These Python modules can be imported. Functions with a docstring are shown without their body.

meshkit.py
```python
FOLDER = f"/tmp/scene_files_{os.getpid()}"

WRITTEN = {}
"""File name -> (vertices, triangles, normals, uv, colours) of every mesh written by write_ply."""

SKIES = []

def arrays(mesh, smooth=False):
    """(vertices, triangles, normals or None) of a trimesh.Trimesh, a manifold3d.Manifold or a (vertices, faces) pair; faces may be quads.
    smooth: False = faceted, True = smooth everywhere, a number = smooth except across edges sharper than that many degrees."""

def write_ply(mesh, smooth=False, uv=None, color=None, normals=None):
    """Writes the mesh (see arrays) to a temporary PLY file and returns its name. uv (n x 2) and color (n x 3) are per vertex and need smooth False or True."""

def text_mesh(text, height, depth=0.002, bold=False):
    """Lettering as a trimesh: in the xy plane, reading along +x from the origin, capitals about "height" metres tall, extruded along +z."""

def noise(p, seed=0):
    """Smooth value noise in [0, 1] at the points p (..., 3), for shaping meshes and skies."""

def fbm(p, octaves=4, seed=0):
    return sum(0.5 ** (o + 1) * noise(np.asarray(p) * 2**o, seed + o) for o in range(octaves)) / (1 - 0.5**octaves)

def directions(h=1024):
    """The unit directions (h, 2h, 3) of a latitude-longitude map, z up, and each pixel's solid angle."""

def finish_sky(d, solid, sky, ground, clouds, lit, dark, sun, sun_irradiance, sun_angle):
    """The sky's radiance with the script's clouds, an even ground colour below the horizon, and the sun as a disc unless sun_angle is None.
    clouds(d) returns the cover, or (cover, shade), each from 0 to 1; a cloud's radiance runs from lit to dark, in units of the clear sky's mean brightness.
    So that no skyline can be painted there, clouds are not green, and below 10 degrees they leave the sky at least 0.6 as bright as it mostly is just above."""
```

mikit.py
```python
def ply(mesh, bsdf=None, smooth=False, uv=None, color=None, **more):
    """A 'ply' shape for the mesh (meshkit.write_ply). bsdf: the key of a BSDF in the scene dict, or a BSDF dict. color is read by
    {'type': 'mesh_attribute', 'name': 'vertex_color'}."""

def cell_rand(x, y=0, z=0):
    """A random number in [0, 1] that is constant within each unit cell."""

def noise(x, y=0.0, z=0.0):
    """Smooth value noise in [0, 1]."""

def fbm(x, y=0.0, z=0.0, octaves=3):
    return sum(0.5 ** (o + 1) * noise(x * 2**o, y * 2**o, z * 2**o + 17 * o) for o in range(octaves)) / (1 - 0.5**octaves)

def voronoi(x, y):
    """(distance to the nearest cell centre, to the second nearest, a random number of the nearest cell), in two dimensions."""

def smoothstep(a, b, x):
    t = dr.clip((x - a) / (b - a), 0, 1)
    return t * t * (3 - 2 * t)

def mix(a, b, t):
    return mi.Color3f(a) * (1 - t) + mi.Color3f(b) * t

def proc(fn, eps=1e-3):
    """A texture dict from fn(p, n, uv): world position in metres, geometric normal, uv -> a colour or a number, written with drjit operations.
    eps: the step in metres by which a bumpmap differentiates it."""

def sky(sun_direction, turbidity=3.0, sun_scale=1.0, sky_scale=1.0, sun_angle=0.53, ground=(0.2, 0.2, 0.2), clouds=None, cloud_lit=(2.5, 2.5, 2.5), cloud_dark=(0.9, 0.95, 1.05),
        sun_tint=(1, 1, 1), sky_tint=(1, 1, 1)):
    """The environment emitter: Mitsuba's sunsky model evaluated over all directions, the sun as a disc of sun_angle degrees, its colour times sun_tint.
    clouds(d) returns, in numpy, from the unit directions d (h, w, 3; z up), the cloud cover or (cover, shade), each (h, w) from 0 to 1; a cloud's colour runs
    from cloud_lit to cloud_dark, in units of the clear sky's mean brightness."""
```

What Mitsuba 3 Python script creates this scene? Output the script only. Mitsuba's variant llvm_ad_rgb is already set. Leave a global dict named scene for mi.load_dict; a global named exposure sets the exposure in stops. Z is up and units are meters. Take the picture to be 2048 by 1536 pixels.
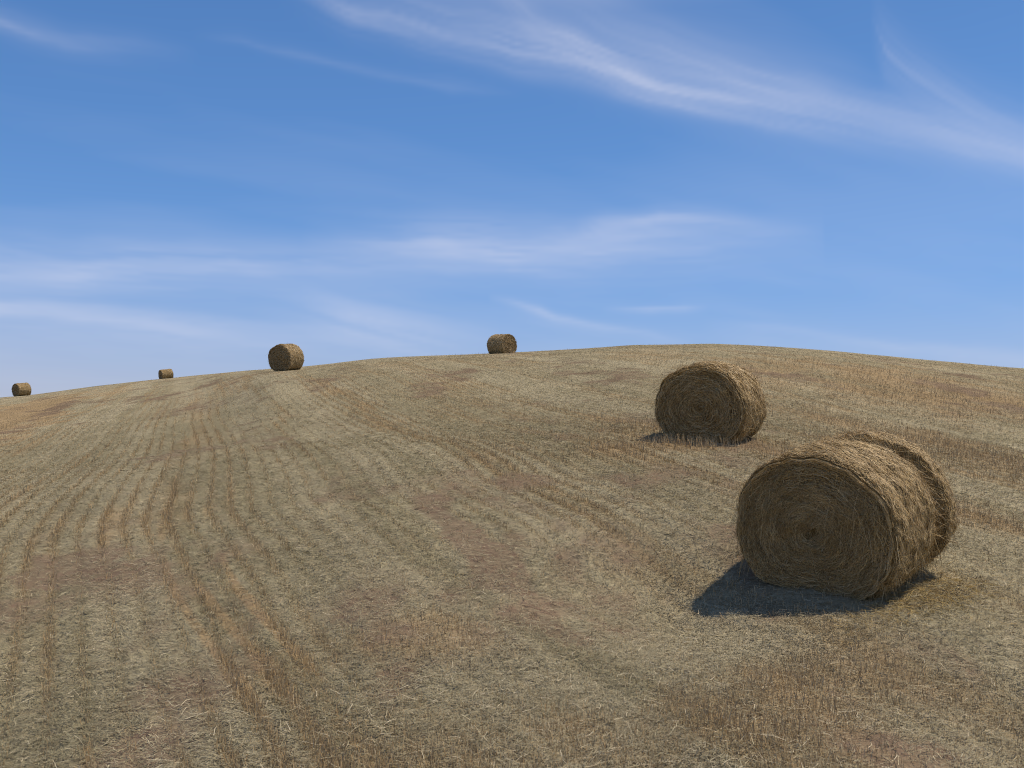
import math
import numpy as np
import drjit as dr
import mitsuba as mi
import mikit
import meshkit
from scipy.interpolate import PchipInterpolator

T = mi.ScalarTransform4f
scene, labels = {}, {}

# ------------------------------------------------------------------ camera, sky, exposure
PITCH = math.radians(3.597)
scene['camera'] = {
    'type': 'perspective', 'fov': 52.0, 'fov_axis': 'x', 'near_clip': 0.05, 'far_clip': 20000.0,
    'to_world': T().look_at(origin=[0, 0, 0], target=[0, math.cos(PITCH), math.sin(PITCH)], up=[0, 0, 1]),
}
SUN_AZ, SUN_EL = 83.0, 65.0          # degrees right of the view direction, degrees above the horizon
sun = [math.sin(math.radians(SUN_AZ)) * math.cos(math.radians(SUN_EL)),
       math.cos(math.radians(SUN_AZ)) * math.cos(math.radians(SUN_EL)), math.sin(math.radians(SUN_EL))]
exposure = 1.56

# cirrus: lines of (azimuth, elevation, density) in degrees, with the softness of the upper and the lower edge
CIRRUS = [
    ([(-12.79, 24.57, .1), (-8.99, 22.9, .5), (-4.85, 22.03, .6), (-.67, 21.36, .7), (3.51, 20.34, .8), (7.63, 19.08, .85), (11.68, 18.12, .8), (15.6, 17.05, .6), (19.37, 16.03, .3), (22.98, 15.13, .25), (28.57, 13.7, .2)], 1.6, .8),
    ([(-1.23, 24.64, .2), (1.01, 22.83, .45), (3.51, 21.58, .5), (6.27, 20.13, .45), (9.0, 18.84, .2), (11.68, 18.24, 0)], .6, .8),
    ([(2.13, 24.15, .05), (4.91, 22.76, .25), (9.02, 21.0, .35), (14.33, 18.93, .4), (19.4, 17.13, .4), (23.0, 15.85, .35), (26.41, 14.74, .3), (29.63, 13.68, .2)], 1.1, 1.2),
    ([(19.3, 21.9, 0), (20.01, 20.18, .35), (21.16, 18.98, .4), (23.04, 17.45, .4), (24.86, 16.04, .35), (27.51, 14.41, .25), (30.65, 13.08, .1)], 1.3, 1.5),
    ([(-29.44, 9.14, .4), (-26.2, 8.93, .55), (-22.77, 8.87, .6), (-19.18, 9.13, .55), (-14.13, 9.35, .5), (-8.85, 9.55, .25), (-4.78, 9.89, .1), (-2.04, 10.06, 0)], 1.25, .95),
    ([(-11.53, 11.18, 0), (-7.51, 11.18, .3), (-3.41, 11.06, .6), (-.11, 10.87, .6), (3.47, 10.72, .5), (7.56, 10.83, .3), (11.58, 10.92, .15), (16.77, 10.98, .04)], 1.2, 1.45),
    ([(.72, 11.4, 0), (4.85, 12.03, .3), (8.12, 12.35, .4), (10.8, 12.13, .25), (14.21, 11.59, .08), (16.77, 11.19, 0)], .5, .9),
    ([(-29.39, 7.37, .5), (-26.15, 7.22, .5), (-21.55, 6.97, .5), (-16.64, 6.66, .4), (-11.47, 6.54, .25), (-7.47, 6.35, 0)], .3, 1.4),
    ([(-14.12, 8.58, 0), (-11.49, 8.01, .15), (-8.82, 7.22, .5), (-6.66, 6.77, .5), (-4.21, 6.2, .35), (-.66, 5.45, .1)], 1.1, 1.5),
    ([(-1.21, 8.17, .05), (1.54, 7.57, .4), (4.27, 6.85, .25), (7.52, 6.27, .15), (10.19, 5.63, 0)], .2, .4),
    ([(4.82, 7.71, 0), (7.54, 7.75, .25), (9.42, 7.77, .25), (10.75, 7.74, 0)], .15, .25),
    ([(10.21, 6.97, 0), (13.36, 6.5, .18), (16.68, 6.01, .12), (20.36, 5.37, .2), (25.01, 4.82, .2), (29.33, 4.28, .1)], .25, 1.0),
    ([(-29.8, 20.18, .3), (-26.53, 20.35, .35), (-23.53, 19.96, .25), (-19.91, 19.96, .1), (-16.89, 19.92, 0)], .6, .5),
    ([(-17.42, 21.06, 0), (-14.84, 21.03, .06), (-11.66, 20.48, .09), (-7.59, 19.83, .07), (-3.45, 19.33, .1), (.72, 18.98, 0)], .5, .25),
]


def clouds(d):
    az = np.degrees(np.arctan2(d[..., 0], d[..., 1]))
    el = np.degrees(np.arcsin(np.clip(d[..., 2], -1, 1)))
    h = d[..., 2] + 0.12
    px, py = d[..., 0] / h, d[..., 1] / h                      # the cirrus sheet overhead
    q = px * 0.85 + py * 0.5, -px * 0.5 + py * 0.85
    veil = meshkit.fbm(np.stack([q[0] * 0.9, q[1] * 2.6, px * 0], -1) + 40, 5, 3)
    cover = 0.45 * np.clip((veil - 0.41) / 0.32, 0, 1)
    patchy = .5 + meshkit.fbm(np.stack([(az + 2.6 * el) * 0.16, (el + 0.33 * az) * .7, az * 0], -1) + 90, 4, 7)
    warp = 0.55 * (meshkit.fbm(np.stack([az * 0.3, el * 0.5, az * 0], -1) + 70, 3, 11) - 0.5)
    near = np.clip((34 - np.abs(az)) / 6, 0, 1) * np.clip((26 - el) / 3, 0, 1)
    cover = cover * (1 - 0.82 * near)
    for k, (pts, up, down) in enumerate(CIRRUS):
        a, e, i = np.array(pts).T
        rel = el + warp - np.interp(az, a, e)
        dens = np.interp(az, a, i, left=0, right=0)
        fibre = meshkit.fbm(np.stack([az * .11 + 9 * k, rel * 2.3, az * 0 + k], -1) + 30, 4, 5 + k)     # fibres drawn out along the streak
        fibre = .62 + .9 * np.clip((fibre - .3) / .4, 0, 1) * patchy * .8
        cover = cover + (0.36 if k < 4 else 0.62) * near * dens * fibre * np.exp(-np.abs(rel / np.where(rel > 0, up, down)) ** 1.6)
    cover = np.clip(cover, 0, .6)
    low = np.exp(-(np.clip(el, 0, 90) / 6.4) ** 2) * (.66 + .26 * np.exp(-((az + 30) / 22) ** 2))     # thin high haze towards the horizon
    total = 1 - (1 - cover) * (1 - low)
    return np.clip(total, 0, .85), low * (1 - cover) / np.maximum(total, 1e-6)


scene['sky'] = mikit.sky(sun, turbidity=3.0, clouds=clouds, cloud_lit=(2.45, 2.55, 3.05), cloud_dark=(1.80, 1.84, 2.2), sky_tint=(.64, .92, 1.23), ground=(0.2, 0.17, 0.12))

# ------------------------------------------------------------------ the hill
SKYLINE = np.array([(-60, .004), (-40, .018), (-32, .032), (-26.02, .0449), (-24.69, .0476), (-22.17, .0551), (-18.33, .0647), (-14.05, .0735), (-10.92, .0786), (-6.92, .0871),
                    (-1.75, .0916), (.71, .0935), (3.99, .0966), (6.98, .0995), (10.19, .0996), (12.82, .0973), (16.41, .0915), (19.38, .085), (22.71, .0774), (26.06, .0698), (34, .052), (45, .03), (60, .01)])
_sky = PchipInterpolator(*np.vstack([[(-180, -.005), (-120, -.005)], SKYLINE, [(120, -.005), (180, -.005)]]).T)
_dip = PchipInterpolator(*np.array([(0, 1.65), (2, 1.9), (4, 2.38), (7, 2.73), (8.5, 2.69), (10.5, 2.536), (13, 2.296), (16, 2.06), (19, 1.85), (21, 1.80), (24.5, 1.82), (30, 1.60), (36, 1.24), (45, .62), (55, .2), (65, .09), (75, .03), (90, 0), (120, 1.2), (180, 6), (300, 20), (6000, 800)]).T)


def step01(a, b, x):
    t = np.clip((x - a) / (b - a), 0, 1)
    return t * t * (3 - 2 * t)


def n3(x, y, z, seed=0):
    return meshkit.noise(np.stack(np.broadcast_arrays(np.asarray(x, float), y, z), -1) + 1e6, 0) if seed == 0 else meshkit.noise(np.stack(np.broadcast_arrays(np.asarray(x, float), y, z), -1) + 1e6, seed)


def terrain(x, y, fine=True):
    r, az = np.hypot(x, y), np.degrees(np.arctan2(x, y))
    s = 1 + 0.9 * step01(-12.5, -17.5, az)
    e = _sky(az)
    t = step01(95, 380, r / s)
    reff = np.where(r > 20, 20 + (r - 20) / s, r)
    z = (r * e - _dip(reff)) * (1 - t) - 7.0 * t
    swell = 0.10 * (n3(x / 7, y / 7, 3.3) - .5) + 0.05 * (n3(x / 2.3, y / 2.3, 5.1) - .5)
    z = z + swell * step01(3, 8, r) * (1 - step01(30, 60, r))
    z = z - .40 * np.exp(-((x - 1.55) / 1.15) ** 2 - ((y - 11.2) / 1.9) ** 2)      # the ground falls away left of the nearest bale
    z = z + .09 * (n3(x / 3.1, y / 3.1, 6.6) - .5) * step01(35, 60, r) * (1 - step01(150, 220, r))
    if fine:
        f = 1 - step01(25, 45, r)
        c = (x + .3 * y) / 1.044
        a = (y - .3 * x) / 1.044
        z = z + f * (0.05 * (n3(x / .45, y / .45, 1.7) - .5) + 0.03 * (n3(x / .14, y / .14, 8.7) - .5) + 0.02 * (n3(c / .28, a / 3.0, 9.2) - .5) - .004 * np.cos(2 * np.pi * row_phase(x, y, n3, step01)))
    return z


def fields(x, y, N, S, C):
    """What grows where: N is a noise of three coordinates, S a smoothstep. Works for numpy points and for the shader alike."""
    c = (x + .3 * y) * (1 / 1.044)
    a = (y - .3 * x) * (1 / 1.044)
    wob = (N(x * .25, y * .25, 31.0) - .5) * .8
    cw = row_line(c, a, S) + wob * .5
    swath = N(cw * .62, a * .05, 2.0) * .6 + N(cw * 1.7, a * .09, 4.0) * .4
    ph = row_phase(x, y, N, S)
    line = (.5 + .5 * C(ph * (2 * math.pi))) * S(.12, .54, N(cw * 1.3, a * .03, 6.0) * .6 + N(cw * 3.4, a * .16, 7.0) * .2 + N(x * .3, y * .22, 9.0) * .2)
    line = line * (1 - .75 * S(.3, 2.2, c) * S(13.5, 9.5, a))      # raked over at the foot of the field
    track = S(.86, .995, .5 + .5 * C((cw + .4 * N(a * .15, 3.0, 11.0)) * (2 * math.pi / 2.5)))      # the edges of the swaths, every 2.5 m
    row = .55 * line + .45 * N(cw * 2.0, a * .07, 5.0)
    patch = N(x * .33, y * .21, 8.0) * .5 + N(x * .9, y * .5, 10.0) * .3 + N(x * 2.3, y * 1.3, 12.0) * .2
    stub = .29 * swath + .29 * row + .45 * patch + .09 * track
    soil = N(x * .38, y * .16, 14.0) * .45 + N(x * 1.1, y * .55, 16.0) * .33 + N(x * 3.1, y * 1.9, 18.0) * .22
    tone = N(x * .16, y * .1, 20.0) * .25 + N(x * .6, y * .35, 22.0) * .25 + N(cw * 1.7, a * .06, 26.0) * .5 - .17 * line - .17 * track + .09
    for (px, py, rx, ry, kind, amt) in PATCHES:
        u, v = ((cw if kind == 'row' else c) - px) * (1 / rx), (a - py) * (1 / ry)
        g = S(1.3, .2, (u * u + v * v) ** .5 + (N(x * 1.3, y * .9, 24.0) - .5) * .9)
        if kind == 'soil':
            soil = soil + amt * g
        else:
            stub = stub + amt * g
    return S(.46, .88, stub), S(.60, .82, soil), S(.28, .72, tone)


def row_line(c, a, S):
    """The drill rows run straight over the hill and swing a little at its foot."""
    return c - .12 * (16 - a) * S(17.5, 14.5, a)


ROW = .30      # metres between drill rows


def row_phase(x, y, N, S):
    c = (x + .3 * y) * (1 / 1.044)
    a = (y - .3 * x) * (1 / 1.044)
    return (row_line(c, a, S) + (N(x * .11, y * .08, 31.0) - .5) * .34 + (N(x * 1.1, y * .4, 33.0) - .5) * .035) * (1 / ROW)


# (across, along, half width, half length, kind, amount): bare, unraked or thicker places of the field
PATCHES = [(3.25, 12.5, .34, 2.8, 'soil', .46), (-1.3, 14.1, .75, 1.1, 'soil', .38), (-7.0, 58, .9, 18, 'soil', .30), (4.9, 15.9, .5, .8, 'soil', .2), (-.67, 24.8, .9, 1.2, 'soil', .25),
           (-.46, 11.5, .07, 4.2, 'row', .45), (-.17, 10.2, .08, 2.8, 'row', .45), (.17, 11.2, .08, 3.8, 'row', .55), (-1.15, 15.7, .2, 1.6, 'stub', .25),
           (2.1, 9.6, .85, .8, 'stub', .34), (.8, 6.1, 5.2, 2.1, 'stub', .24), (5.2, 6.6, 2.4, 1.4, 'stub', .11), (.75, 9.4, .8, 1.2, 'stub', .15), (-8.8, 55, 3.2, 26, 'stub', .65),
           (10.0, 11.7, .9, 1.2, 'stub', .2), (8.6, 17.3, 2.6, .7, 'stub', .2), (25, 33, 8, 13, 'stub', .22), (13, 17, 5, 7, 'stub', .12)]


def mix3(a, b, t):
    return np.asarray(a) * (1 - t[..., None]) + np.asarray(b) * t[..., None]


LITTER, STUBBLE, SOIL = (.240, .216, .138), (.285, .19, .095), (.155, .115, .080)


def ground_colour(p, n, uv):
    stub, soil, tone = fields(p.x, p.y, mikit.noise, mikit.smoothstep, dr.cos)
    g1 = mikit.noise(p.x * 9, p.y * 9, 1.0)
    g2 = mikit.noise(p.x * 37, p.y * 31, 2.0)
    g3 = mikit.noise(p.x * 2.2, p.y * 1.1, 3.0)
    col = mikit.mix(LITTER, (.302, .272, .180), tone)
    col = mikit.mix(col, STUBBLE, stub * .6)
    col = mikit.mix(col, SOIL, dr.clip(soil * .8 + .25 * mikit.smoothstep(.5, .8, g1), 0, 1))
    return col * (.68 + .22 * g1 + .24 * g2 + .18 * g3)


scene['ground_material'] = {'type': 'twosided', 'bsdf': {'type': 'diffuse', 'reflectance': mikit.proc(ground_colour)}}
scene['straw_material'] = {'type': 'twosided', 'bsdf': {'type': 'principled', 'base_color': {'type': 'mesh_attribute', 'name': 'vertex_color'}, 'roughness': .55, 'specular': .35}}
scene['blade_material'] = {'type': 'twosided', 'bsdf': {'type': 'diffuse', 'reflectance': {'type': 'mesh_attribute', 'name': 'vertex_color'}}}

rad = np.concatenate([[.02], np.geomspace(.3, 4, 20), np.geomspace(4.05, 26, 340), np.geomspace(26.4, 130, 120), np.geomspace(136, 6000, 36)])
ang = np.radians(np.concatenate([np.linspace(-180, -44, 40)[:-1], np.linspace(-44, -33, 16)[:-1], np.linspace(-33, 33, 420), np.linspace(33, 44, 16)[1:], np.linspace(44, 180, 40)[1:-1]]))
R_, A_ = np.meshgrid(rad, ang, indexing='ij')
gx, gy = R_ * np.sin(A_), R_ * np.cos(A_)
gv = np.stack([gx, gy, terrain(gx, gy)], -1).reshape(-1, 3)
nr, na = R_.shape
i, j = np.meshgrid(np.arange(nr - 1), np.arange(na), indexing='ij')
j2 = (j + 1) % na
quad = np.stack([i * na + j, i * na + j2, (i + 1) * na + j2, (i + 1) * na + j], -1).reshape(-1, 4)
gf = np.vstack([quad[:, [0, 2, 1]], quad[:, [0, 3, 2]]])
if np.cross(gv[gf[5000, 1]] - gv[gf[5000, 0]], gv[gf[5000, 2]] - gv[gf[5000, 0]])[2] < 0:
    gf = gf[:, ::-1]
scene['field'] = mikit.ply((gv, gf), 'ground_material', smooth=True)
labels['field'] = {'label': 'mown straw coloured hillside field with faint rows rising to a rounded skyline', 'category': 'field', 'kind': 'structure'}


# ------------------------------------------------------------------ straw in strips
def ribbons(path, side, width, colour):
    """Strips along path (n, k, 3), widened along side (n, k or 1, 3), tapering to the tip."""
    n, k, _ = path.shape
    taper = np.linspace(1, .55, k)[None, :, None]
    off = side * np.asarray(width).reshape(-1, 1, 1) * .5 * taper
    v = np.stack([path - off, path + off], 2).reshape(n, k * 2, 3)
    base = (np.arange(n) * k * 2)[:, None, None]
    one = np.array([[2 * s, 2 * s + 1, 2 * s + 3] for s in range(k - 1)] + [[2 * s, 2 * s + 3, 2 * s + 2] for s in range(k - 1)])
    return v.reshape(-1, 3), (one[None] + base).reshape(-1, 3), np.repeat(colour, k * 2, axis=0)


def unit(v):
    return v / np.maximum(np.linalg.norm(v, axis=-1, keepdims=True), 1e-9)


def join(parts):
    v, f, c, at = [], [], [], 0
    for a, b, d in parts:
        v.append(a), f.append(b + at), c.append(d)
        at += len(a)
    return np.vstack(v), np.vstack(f), np.vstack(c)


def scatter(n, r0, r1, rng, half=33):
    r = np.exp(rng.uniform(math.log(r0), math.log(r1), n))
    a = np.radians(rng.uniform(-half, half, n))
    return r * np.sin(a), r * np.cos(a), r


BALES = []     # filled below: (x, y, yaw) footprints in which no stubble stands


def field_cover():
    rng = np.random.default_rng(11)
    # lying straw and chaff
    n = 1300000
    x, y, r = scatter(n, 5.2, 110, rng)
    stub, soil, tone = fields(x, y, n3, step01, np.cos)
    clump = n3(x * 1.9, y * 1.2, 41) * .6 + n3(x * 6, y * 5, 43) * .4
    keep = rng.random(n) < np.clip(1.25 * (1 - .55 * stub) * (1 - .7 * soil) * (.35 + 1.3 * clump), .04, 1) * np.clip(1.55 - r / 50, .03, 1)
    x, y, r, stub, soil, tone = (q[keep] for q in (x, y, r, stub, soil, tone))
    n = len(x)
    z = terrain(x, y)
    size = np.maximum(r / 11, 1)
    length = rng.uniform(.03, .12, n) * size ** .3
    az = rng.uniform(0, 2 * np.pi, n)
    pitch = rng.normal(.07, .18, n) * np.clip(1.3 - r / 40, .1, 1)
    d = np.stack([np.cos(az) * np.cos(pitch), np.sin(az) * np.cos(pitch), np.sin(pitch)], -1)
    side = unit(np.cross(d, np.stack([rng.normal(0, .4, n), rng.normal(0, .4, n), np.maximum(r / 25, 1)], -1)))
    p0 = np.stack([x, y, z + rng.uniform(.0, .035, n)], -1) - d * (length * .45)[:, None]
    p1 = p0 + d * length[:, None]
    k = rng.random(n)
    col = mix3((.246, .226, .145), (.315, .287, .193), tone)
    col = mix3(col, (.43, .385, .28), step01(.88, 1.0, k))
    col = mix3(col, (.25, .18, .10), np.clip(.8 * stub * rng.random(n) + .5 * step01(.2, 0, k), 0, 1))
    far = np.clip(1.5 - r / 40, .25, 1)
    col = col * (1 + rng.uniform(-.22, .18, n) * far)[:, None]
    w = rng.uniform(.004, .007, n) * size ** .6
    v = np.stack([p0 - side * (w / 2)[:, None], p0 + side * (w / 2)[:, None], p1], 1).reshape(-1, 3)
    f = np.arange(3 * n).reshape(-1, 3)
    m = 9000
    x, y, r = scatter(m, 5.2, 24, rng)
    az, pitch = rng.uniform(0, 2 * np.pi, m), rng.normal(.06, .16, m)
    d = np.stack([np.cos(az) * np.cos(pitch), np.sin(az) * np.cos(pitch), np.sin(pitch)], -1)
    ln = rng.uniform(.06, .18, m)
    mid = np.stack([x, y, terrain(x, y) + rng.uniform(.02, .06, m)], -1)
    up = unit(np.stack([rng.normal(0, .3, m), rng.normal(0, .3, m), np.ones(m)], -1))
    bow = np.array([-.5, 0, .5])[None, :, None] * d[:, None] * ln[:, None, None] + np.array([0, 1, 0])[None, :, None] * unit(rng.normal(0, 1, (m, 3)))[:, None] * (.1 * ln)[:, None, None]
    pale = ribbons(mid[:, None] + bow, unit(np.cross(d, up))[:, None], rng.uniform(.0035, .0055, m), mix3((.36, .31, .19), (.56, .50, .36), rng.random(m)))
    litter = join([(v, f, np.repeat(col, 3, axis=0)), pale])

    # standing stubble in its drill rows
    n = 900000
    x, y, r = scatter(n, 5.2, 120, rng)
    c, a = (x + .3 * y) / 1.044, (y - .3 * x) / 1.044
    ph = row_phase(x, y, n3, step01)
    c = np.where(r < 45, c + (np.round(ph) - ph) * ROW + rng.normal(0, 1, n) * (.03 + .11 * step01(.0, 1.8, c) * step01(14, 10, a)), c)
    x, y = (c - .3 * a) / 1.044, (a + .3 * c) / 1.044
    stub, soil, tone = fields(x, y, n3, step01, np.cos)
    keep = (rng.random(n) < np.clip(.11 + .52 * stub, 0, 1) * (1 - .75 * soil) * np.clip(1.4 - r / 42, .02, 1)) & (rng.random(n) < np.clip(r / 9, .55, 1))
    x, y, r, stub, tone = (q[keep] for q in (x, y, r, stub, tone))
    n = len(x)
    z = terrain(x, y)
    size = np.maximum(r / 11, 1)
    tall = np.exp(-((x - 3.5) / 1.6) ** 2 - ((y - 18.7) / .8) ** 2)      # left standing at the foot of the second bale
    h = rng.uniform(.035, .105, n) * (.75 + .5 * stub) * (1 + .8 * tall) * size ** .22
    d = unit(np.stack([rng.normal(0, .22, n), rng.normal(0, .22, n), np.ones(n)], -1))
    az = rng.uniform(0, np.pi, n)
    side = np.stack([np.cos(az), np.sin(az), 0 * az], -1)
    p0 = np.stack([x, y, z - .01], -1)
    path = np.stack([p0, p0 + d * h[:, None]], 1)
    k = rng.random(n)
    col = mix3((.44, .30, .15), (.45, .365, .22), k)
    col = mix3(col, (.55, .47, .31), step01(.93, 1, rng.random(n)))
    col = col * rng.uniform(.7, 1.15, n)[:, None]
    standing = ribbons(path, side[:, None, :], rng.uniform(.0035, .006, n) * size ** .65, col)
    return litter, standing


litter, standing = field_cover()
scene['straw_litter'] = mikit.ply(litter[:2], 'blade_material', color=litter[2])
labels['straw_litter'] = {'label': 'grey green chopped straw and chaff lying over the mown field', 'category': 'straw', 'kind': 'stuff'}
scene['stubble'] = mikit.ply(standing[:2], 'blade_material', color=standing[2])
labels['stubble'] = {'label': 'short tan cereal stubble standing in rows across the field', 'category': 'stubble', 'kind': 'stuff'}


# ------------------------------------------------------------------ the bales
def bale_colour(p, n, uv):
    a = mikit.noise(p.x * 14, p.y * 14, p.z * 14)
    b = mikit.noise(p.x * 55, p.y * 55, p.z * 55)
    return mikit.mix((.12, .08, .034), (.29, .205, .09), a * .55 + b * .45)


scene['bale_material'] = {'type': 'twosided', 'bsdf': {'type': 'diffuse', 'reflectance': mikit.proc(bale_colour)}}

GOLD, PALE, BROWN = (.43, .31, .132), (.55, .44, .245), (.21, .132, .058)


def straw_colours(n, rng, even=0.0):
    c = mix3(GOLD, PALE, rng.random(n) ** 2)
    if even:
        return c * .2 + np.array([.34, .255, .135]) * .8 * rng.uniform(.9, 1.08, n)[:, None]
    c = mix3(c, BROWN, np.clip(rng.random(n) * 1.1 - .35, 0, 1))
    return c * rng.uniform(.75, 1.15, n)[:, None]


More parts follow.
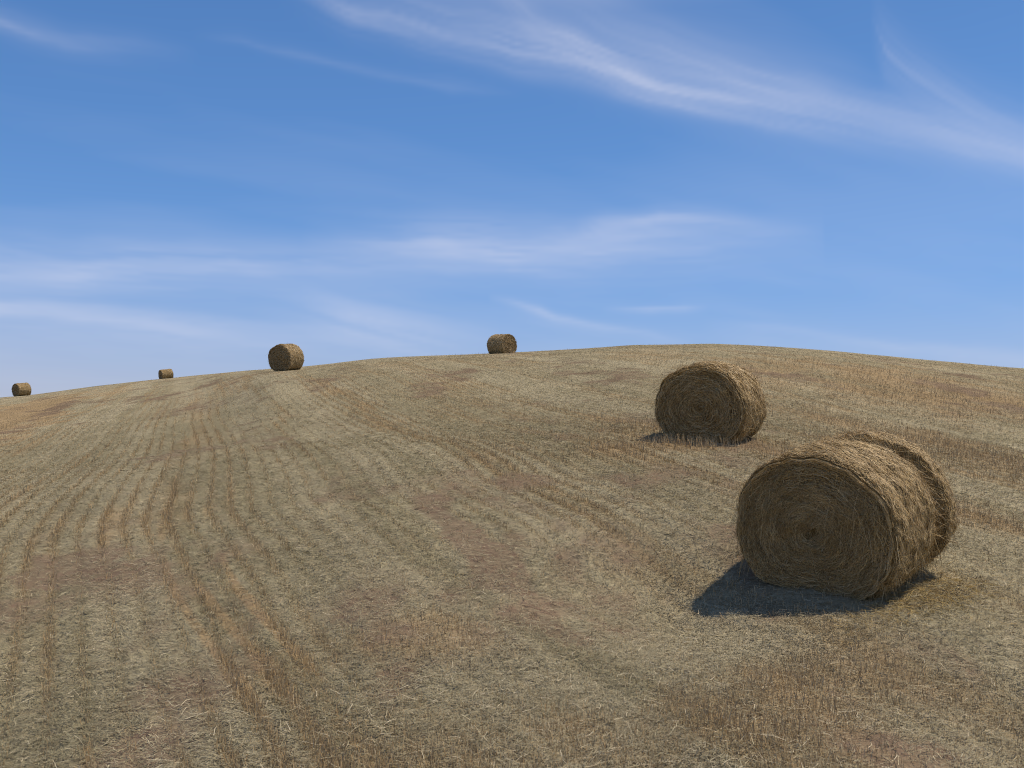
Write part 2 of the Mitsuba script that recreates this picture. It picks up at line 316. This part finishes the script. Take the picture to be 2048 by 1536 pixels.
def hay_bale(front, yaw, label, seed, a=.80, b=.76, length=1.35, roll=0.0, strands=3000, detail=(120, 30, 24), wide=1.0, gouge=None, sag=.07, loose=1.0, sink=.04, flare=0.0, lump=.08, even=0.0):
    """A round bale: front = the ground point under its near end face, yaw = degrees its axis turns right of straight ahead."""
    rng = np.random.default_rng(seed)
    yw = math.radians(yaw)
    ax = np.array([math.sin(yw), math.cos(yw)])
    c = np.asarray(front) + ax * length / 2
    q = [terrain(np.array([c[0] + u[0]]), np.array([c[1] + u[1]]), False)[0] for u in (ax * .7, -ax * .7, np.array([ax[1], -ax[0]]) * .5, -np.array([ax[1], -ax[0]]) * .5)]
    ydir = unit(np.array([ax[0], ax[1], (q[0] - q[1]) / 1.4]))
    xdir = unit(np.array([ax[1], -ax[0], (q[2] - q[3]) / 1.0 + math.tan(math.radians(roll))]))
    zdir = unit(np.cross(xdir, ydir))
    xdir = np.cross(ydir, zdir)
    place = np.eye(4)
    place[:3, 0], place[:3, 1], place[:3, 2], place[:3, 3] = xdir, ydir, zdir, [c[0], c[1], sum(q) / 4 - sink]
    to_world = T(place.tolist())
    BALES.append((c[0], c[1], yaw))
    key = 'hay_bale' if 'hay_bale' not in labels else f'hay_bale_{len(BALES) - 1:03d}'
    labels[key] = {'label': label, 'category': 'hay bale', 'group': 'round hay bales on the hillside'}
    o = rng.uniform(0, 50, 3)
    half = length / 2
    zc = b - sag

    def rho(th, y):
        p = np.stack([np.cos(th) * a, y + 0 * th, np.sin(th) * b], -1) + o
        out = 1 + lump * (meshkit.noise(p * 2.2) - .5) + .05 * (meshkit.noise(p * 7) - .5) + .03 * (meshkit.noise(p * 18) - .5)
        out = out + .03 * (meshkit.noise(np.stack([p[..., 1] * 9, th * 1.2 + o[0], 0 * th], -1)) - .5)
        out = out + .018 * (1 - (y / half) ** 2)
        out = out - .035 * step01(half - .06, half, np.abs(y)) ** 2
        if gouge:
            gy, gw, t0, t1, gd = gouge
            wob = .34 * (meshkit.fbm(np.stack([th * 2.2 + o[0], y * 2 + o[1], 0 * th + 3], -1), 3) - .5)
            rag = .05 + 1.0 * meshkit.noise(p * 5 + 9) + .7 * meshkit.noise(p * 15 + 4)
            m = np.exp(-(((y + wob - gy) / gw) ** 2)) * step01(t0 - .35, t0, th) * step01(t1 + .4, t1, th)
            torn = step01(.36, .60, meshkit.noise(np.stack([th * 1.7 + o[1], 0 * th + 2, 0 * th + o[2]], -1)) + .25 * np.exp(-((th - .85) / .5) ** 2))
            out = out + flare * step01(gy + .02, gy + .10, y + wob) * step01(t0 - .3, t0 + .3, th) * step01(t1 + .3, t1 - .3, th) * (.4 + .6 * torn)
            out = out - gd * m * np.clip(rag, 0, 1.3) * (.25 + .75 * torn)
        return out

    def surf(th, y, lift=0.0):
        k = rho(th, y)
        x = (a * k + lift) * np.cos(th)
        z = zc + (b * k + lift) * np.sin(th)
        z = np.where(z < .05, .05 - .05 * np.tanh((.05 - z) / .05 * .9), z)
        return np.stack([x, y + 0 * th, z], -1)

    nth, ny, nrr = detail
    th = np.linspace(-np.pi / 2, 1.5 * np.pi, nth + 1)[:-1]
    yy = np.linspace(-half, half, ny)
    TH, YY = np.meshgrid(th, yy, indexing='ij')
    v = surf(TH, YY).reshape(-1, 3)
    I, J = np.meshgrid(np.arange(nth), np.arange(ny - 1), indexing='ij')
    I2 = (I + 1) % nth
    fq = np.stack([I * ny + J, I2 * ny + J, I2 * ny + J + 1, I * ny + J + 1], -1).reshape(-1, 4)
    body = np.vstack([fq[:, [0, 1, 2]], fq[:, [0, 2, 3]]])[:, ::-1]
    scene[f'{key}__rolled_body'] = mikit.ply((v, body), 'bale_material', smooth=True, to_world=to_world)

    def face(sign, th, t):
        """The cut end: rings of the roll, bulging and pitted."""
        rim = surf(th, np.full_like(th, sign * half))
        centre = np.array([0, sign * half, zc - .01])
        p = centre + (rim - centre) * t[..., None]
        qn = np.stack([p[..., 0], p[..., 2], 0 * t + sign * 3], -1) + o
        turn = t * 17 + th / (2 * np.pi)
        bulge = -.05 + .05 * (1 - t ** 2) - .05 * np.exp(-(t / .10) ** 2) + .05 * (meshkit.noise(qn * 3) - .5) + .03 * (meshkit.noise(qn * 11) - .5)
        bulge = bulge + .06 * (meshkit.noise(np.stack([turn, np.floor(turn) * 0 + np.cos(th) * 1.5 + o[0], np.sin(th) * 1.5 + o[1]], -1)) - .5)
        p[..., 1] += sign * bulge * step01(1.0, .9, t)
        return p

    for s, name in ((-1, 'end_face'), (1, 'end_face_001')):
        tt = np.linspace(0.004, 1, nrr)
        TH, TT = np.meshgrid(th, tt, indexing='ij')
        v = face(s, TH, TT).reshape(-1, 3)
        I, J = np.meshgrid(np.arange(nth), np.arange(nrr - 1), indexing='ij')
        I2 = (I + 1) % nth
        fq = np.stack([I * nrr + J, I * nrr + J + 1, I2 * nrr + J + 1, I2 * nrr + J], -1).reshape(-1, 4)
        ef = np.vstack([fq[:, [0, 1, 2]], fq[:, [0, 2, 3]]])
        scene[f'{key}__{name}'] = mikit.ply((v, ef if s > 0 else ef[:, ::-1]), 'bale_material', smooth=True, to_world=to_world)

    # straw wound round the roll
    n = strands
    k = 4
    t0 = rng.uniform(-.25 * np.pi, 1.25 * np.pi, n)
    y0 = rng.uniform(-half, half, n)
    arc = rng.uniform(.04, .18, n) / a * rng.choice([-1, 1], n)
    skew = rng.normal(0, .22, n) + rng.choice([0, 1], n, p=[.75, .25]) * rng.normal(0, .8, n)
    u = np.linspace(0, 1, k)[None]
    TH = t0[:, None] + arc[:, None] * u
    Y = np.clip(y0[:, None] + skew[:, None] * np.abs(arc[:, None]) * a * u, -half - .02, half + .02)
    lift = rng.uniform(.001, .014, n)[:, None] + rng.uniform(0, .035, n)[:, None] * rng.choice([0, 1], n, p=[.7, .3])[:, None] * u ** 2
    if gouge:
        inside = np.exp(-((y0 + .30 * (meshkit.fbm(np.stack([t0 * 3, y0 * 3, 0 * t0 + 7], -1), 3) - .5) - gouge[0] - .06) / (gouge[1] * 1.25)) ** 2) * step01(gouge[2] - .3, gouge[2], t0) * step01(gouge[3] + .3, gouge[3], t0)
        lift = lift + .05 * (rng.random(n) * inside)[:, None]
    P = surf(TH, np.clip(Y, -half, half), lift)
    P[..., 1] = np.clip(Y, -half - .01, half + .01)
    side = np.zeros((n, 1, 3))
    side[:, 0, 1] = 1
    side = unit(side + rng.normal(0, .35, (n, 1, 3)))
    wcol = straw_colours(n, rng, even)
    if gouge:
        ok = rng.random(n) > .75 * inside
        P, side, wcol, n = P[ok], side[ok], wcol[ok], int(ok.sum())
    wound = ribbons(P, side, rng.uniform(.0035, .008, n) * wide, wcol)
    scene[f'{key}__wound_straw'] = mikit.ply(wound[:2], 'straw_material', color=wound[2], to_world=to_world)
    labels[f'{key}__wound_straw'] = {'label': 'pale gold straw wound round the roll', 'kind': 'stuff'}

    # cut straw on the ends
    parts = []
    for s in (-1, 1):
        n = int(strands * .42) if s < 0 else int(strands * .1)
        t = np.sqrt(rng.uniform(.001, 1, n))
        t0 = rng.uniform(0, 2 * np.pi, n)
        arc = rng.uniform(.05, .26, n) / (a * np.maximum(t, .15)) * rng.choice([-1, 1], n)
        drift = rng.normal(0, .07, n)
        u = np.linspace(0, 1, 4)[None]
        TH = t0[:, None] + arc[:, None] * u
        TT = np.clip(t[:, None] + drift[:, None] * u, .01, .985)
        P = face(s, TH, TT)
        P[..., 1] += s * (rng.uniform(-.02, .055, n)[:, None] + rng.uniform(-.03, .05, n)[:, None] * u)
        side = unit(np.stack([np.cos(t0), rng.normal(0, .8, n), np.sin(t0)], -1))[:, None, :]
        parts.append(ribbons(P, side, rng.uniform(.003, .006, n) * wide, straw_colours(n, rng, even)))
        n = int(n * 1.15)      # stalk ends sticking out of the cut, in tufts with holes between
        t, t0 = np.sqrt(rng.uniform(.001, .90, n)), rng.uniform(0, 2 * np.pi, n)
        root = face(s, t0, t)
        q = np.stack([root[:, 0] * 9, root[:, 2] * 9, 0 * t + 5 + s], -1)
        tuft = np.clip((meshkit.fbm(q + o, 3) - .3) / .35, 0, 1)
        d = unit(np.stack([rng.normal(0, .55, n), s * np.ones(n), rng.normal(-.25, .55, n)], -1))
        ln = rng.uniform(.012, .05, n) + .085 * tuft
        P = root[:, None] + d[:, None] * ln[:, None, None] * np.linspace(-.3, 1, 3)[None, :, None]
        parts.append(ribbons(P, unit(rng.normal(0, 1, (n, 1, 3))), rng.uniform(.004, .007, n) * wide, straw_colours(n, rng, even)))
    ends = join(parts)
    scene[f'{key}__end_straw'] = mikit.ply(ends[:2], 'straw_material', color=ends[2], to_world=to_world)
    labels[f'{key}__end_straw'] = {'label': 'packed straw ends on the cut faces', 'kind': 'stuff'}

    # loose straw sticking out: over the roll, along its rims, hanging down the ends
    n = int(strands * .12 * loose)
    t0 = rng.uniform(-.2 * np.pi, 1.2 * np.pi, n)
    rim = rng.random(n) < .4
    y0 = np.where(rim, (half - np.abs(rng.normal(0, .04, n))) * rng.choice([-1, 1], n, p=[.65, .35]), rng.uniform(-half, half, n))
    if gouge:
        g = rng.random(n) < .5
        y0 = np.where(g, np.clip(gouge[0] + rng.normal(0, gouge[1] * 1.1, n), -half, half), y0)
        t0 = np.where(g, rng.uniform(gouge[2] - .3, gouge[3] + .3, n), t0)
    base = surf(t0, y0)
    out = np.stack([np.cos(t0), 0 * t0, np.sin(t0)], -1)
    tang = np.stack([-np.sin(t0), 0 * t0, np.cos(t0)], -1) * rng.choice([-1, 1], n)[:, None]
    axl = np.zeros((n, 3))
    axl[:, 1] = np.where(rim, np.sign(y0) * .35, rng.normal(0, .6, n))
    d = unit(out * rng.uniform(.05, .8, n)[:, None] + tang * rng.uniform(.3, 1.2, n)[:, None] + axl * rng.uniform(0, .6, n)[:, None] + rng.normal(0, .2, (n, 3)))
    ln = rng.uniform(.06, .24, n)
    u = np.linspace(0, 1, 4)[None, :, None]
    P = base[:, None] + d[:, None] * ln[:, None, None] * u + np.array([0, 0, -1.0]) * (u ** 2) * (ln * rng.uniform(.05, .45, n))[:, None, None]
    parts = [ribbons(P, unit(rng.normal(0, 1, (n, 1, 3))), rng.uniform(.003, .0055, n) * wide, straw_colours(n, rng, even))]
    n = int(strands * .009 * loose)
    t0 = rng.uniform(.0, np.pi, n)
    base = face(-1, t0, rng.uniform(.5, .99, n))
    ln = rng.uniform(.1, .32, n)
    d = unit(np.stack([rng.normal(0, .3, n), -rng.uniform(.05, .35, n), rng.uniform(-1, -.1, n)], -1))
    P = base[:, None] + np.array([0, -.015, 0]) + d[:, None] * ln[:, None, None] * u + np.array([0, 0, -1.0]) * u ** 2 * (ln * .4)[:, None, None]
    parts.append(ribbons(P, unit(rng.normal(0, 1, (n, 1, 3))), rng.uniform(.003, .005, n) * wide, straw_colours(n, rng, even)))
    tuft = join(parts)
    scene[f'{key}__loose_straw'] = mikit.ply(tuft[:2], 'straw_material', color=tuft[2], to_world=to_world)
    labels[f'{key}__loose_straw'] = {'label': 'loose straw sticking out of the roll', 'kind': 'stuff'}
    return key


hay_bale((3.10, 11.10), 41, 'largest round bale nearest the camera, with a ragged dark gash torn round its right side', 1, a=.895, b=.82, length=1.6, lump=.045, strands=36000, detail=(300, 150, 70), gouge=(.31, .09, -.3, 1.6, .40), loose=.9, flare=.04, sag=.19)
hay_bale((3.43, 19.4), 29, 'second nearest round bale, golden side to the right, standing just behind the torn one', 2, a=.875, b=.80, sag=.14, sink=.05, strands=11000, detail=(200, 70, 50), wide=1.6, loose=.7)
hay_bale((-12.4, 56.0), 29, 'round bale on the skyline left of the middle, its dark end towards the camera', 3, length=1.1, strands=3000, detail=(90, 30, 20), wide=2.5, loose=.3, even=1)
hay_bale((-.15, 71.0), -50, 'round bale at the middle of the skyline with its sunlit end facing right', 4, strands=2500, detail=(80, 26, 18), wide=3, loose=.3, sink=.16, even=1)
hay_bale((-47.6, 142.0), 53, 'smallest and most distant round bale, second from the left', 5, a=.85, b=.72, length=1.5, sink=.15, strands=1500, detail=(60, 20, 14), wide=4, loose=.2, even=1)
hay_bale((-53.9, 114.0), 36, 'far round bale at the left end of the skyline', 6, strands=1500, detail=(60, 20, 14), wide=4, loose=.2, even=1)


# ------------------------------------------------------------------ spilled straw
def spilled_straw():
    rng = np.random.default_rng(21)
    n = 1700
    x = 4.2 + rng.normal(0, .55, n)
    y = 10.75 + (x - 4.15) * .75 + rng.normal(0, .26, n)
    z = terrain(x, y) + rng.uniform(.005, .06, n)
    az, pitch = rng.uniform(0, 2 * np.pi, n), rng.normal(.1, .25, n)
    d = np.stack([np.cos(az) * np.cos(pitch), np.sin(az) * np.cos(pitch), np.sin(pitch)], -1)
    ln = rng.uniform(.06, .24, n)
    u = np.linspace(-.5, .5, 3)[None, :, None]
    P = np.stack([x, y, z], -1)[:, None] + d[:, None] * ln[:, None, None] * u + np.array([0, 0, -.08]) * (u ** 2) * 4 * ln[:, None, None]
    side = unit(np.cross(d, np.stack([rng.normal(0, .5, n), rng.normal(0, .5, n), np.ones(n)], -1)))[:, None]
    return ribbons(P, side, rng.uniform(.003, .006, n), straw_colours(n, rng) * np.array([.74, .75, .68]))


spill = spilled_straw()
scene['spilled_straw'] = mikit.ply(spill[:2], 'blade_material', color=spill[2])
labels['spilled_straw'] = {'label': 'yellow straw spilled on the ground at the right foot of the nearest bale', 'category': 'straw', 'kind': 'stuff'}
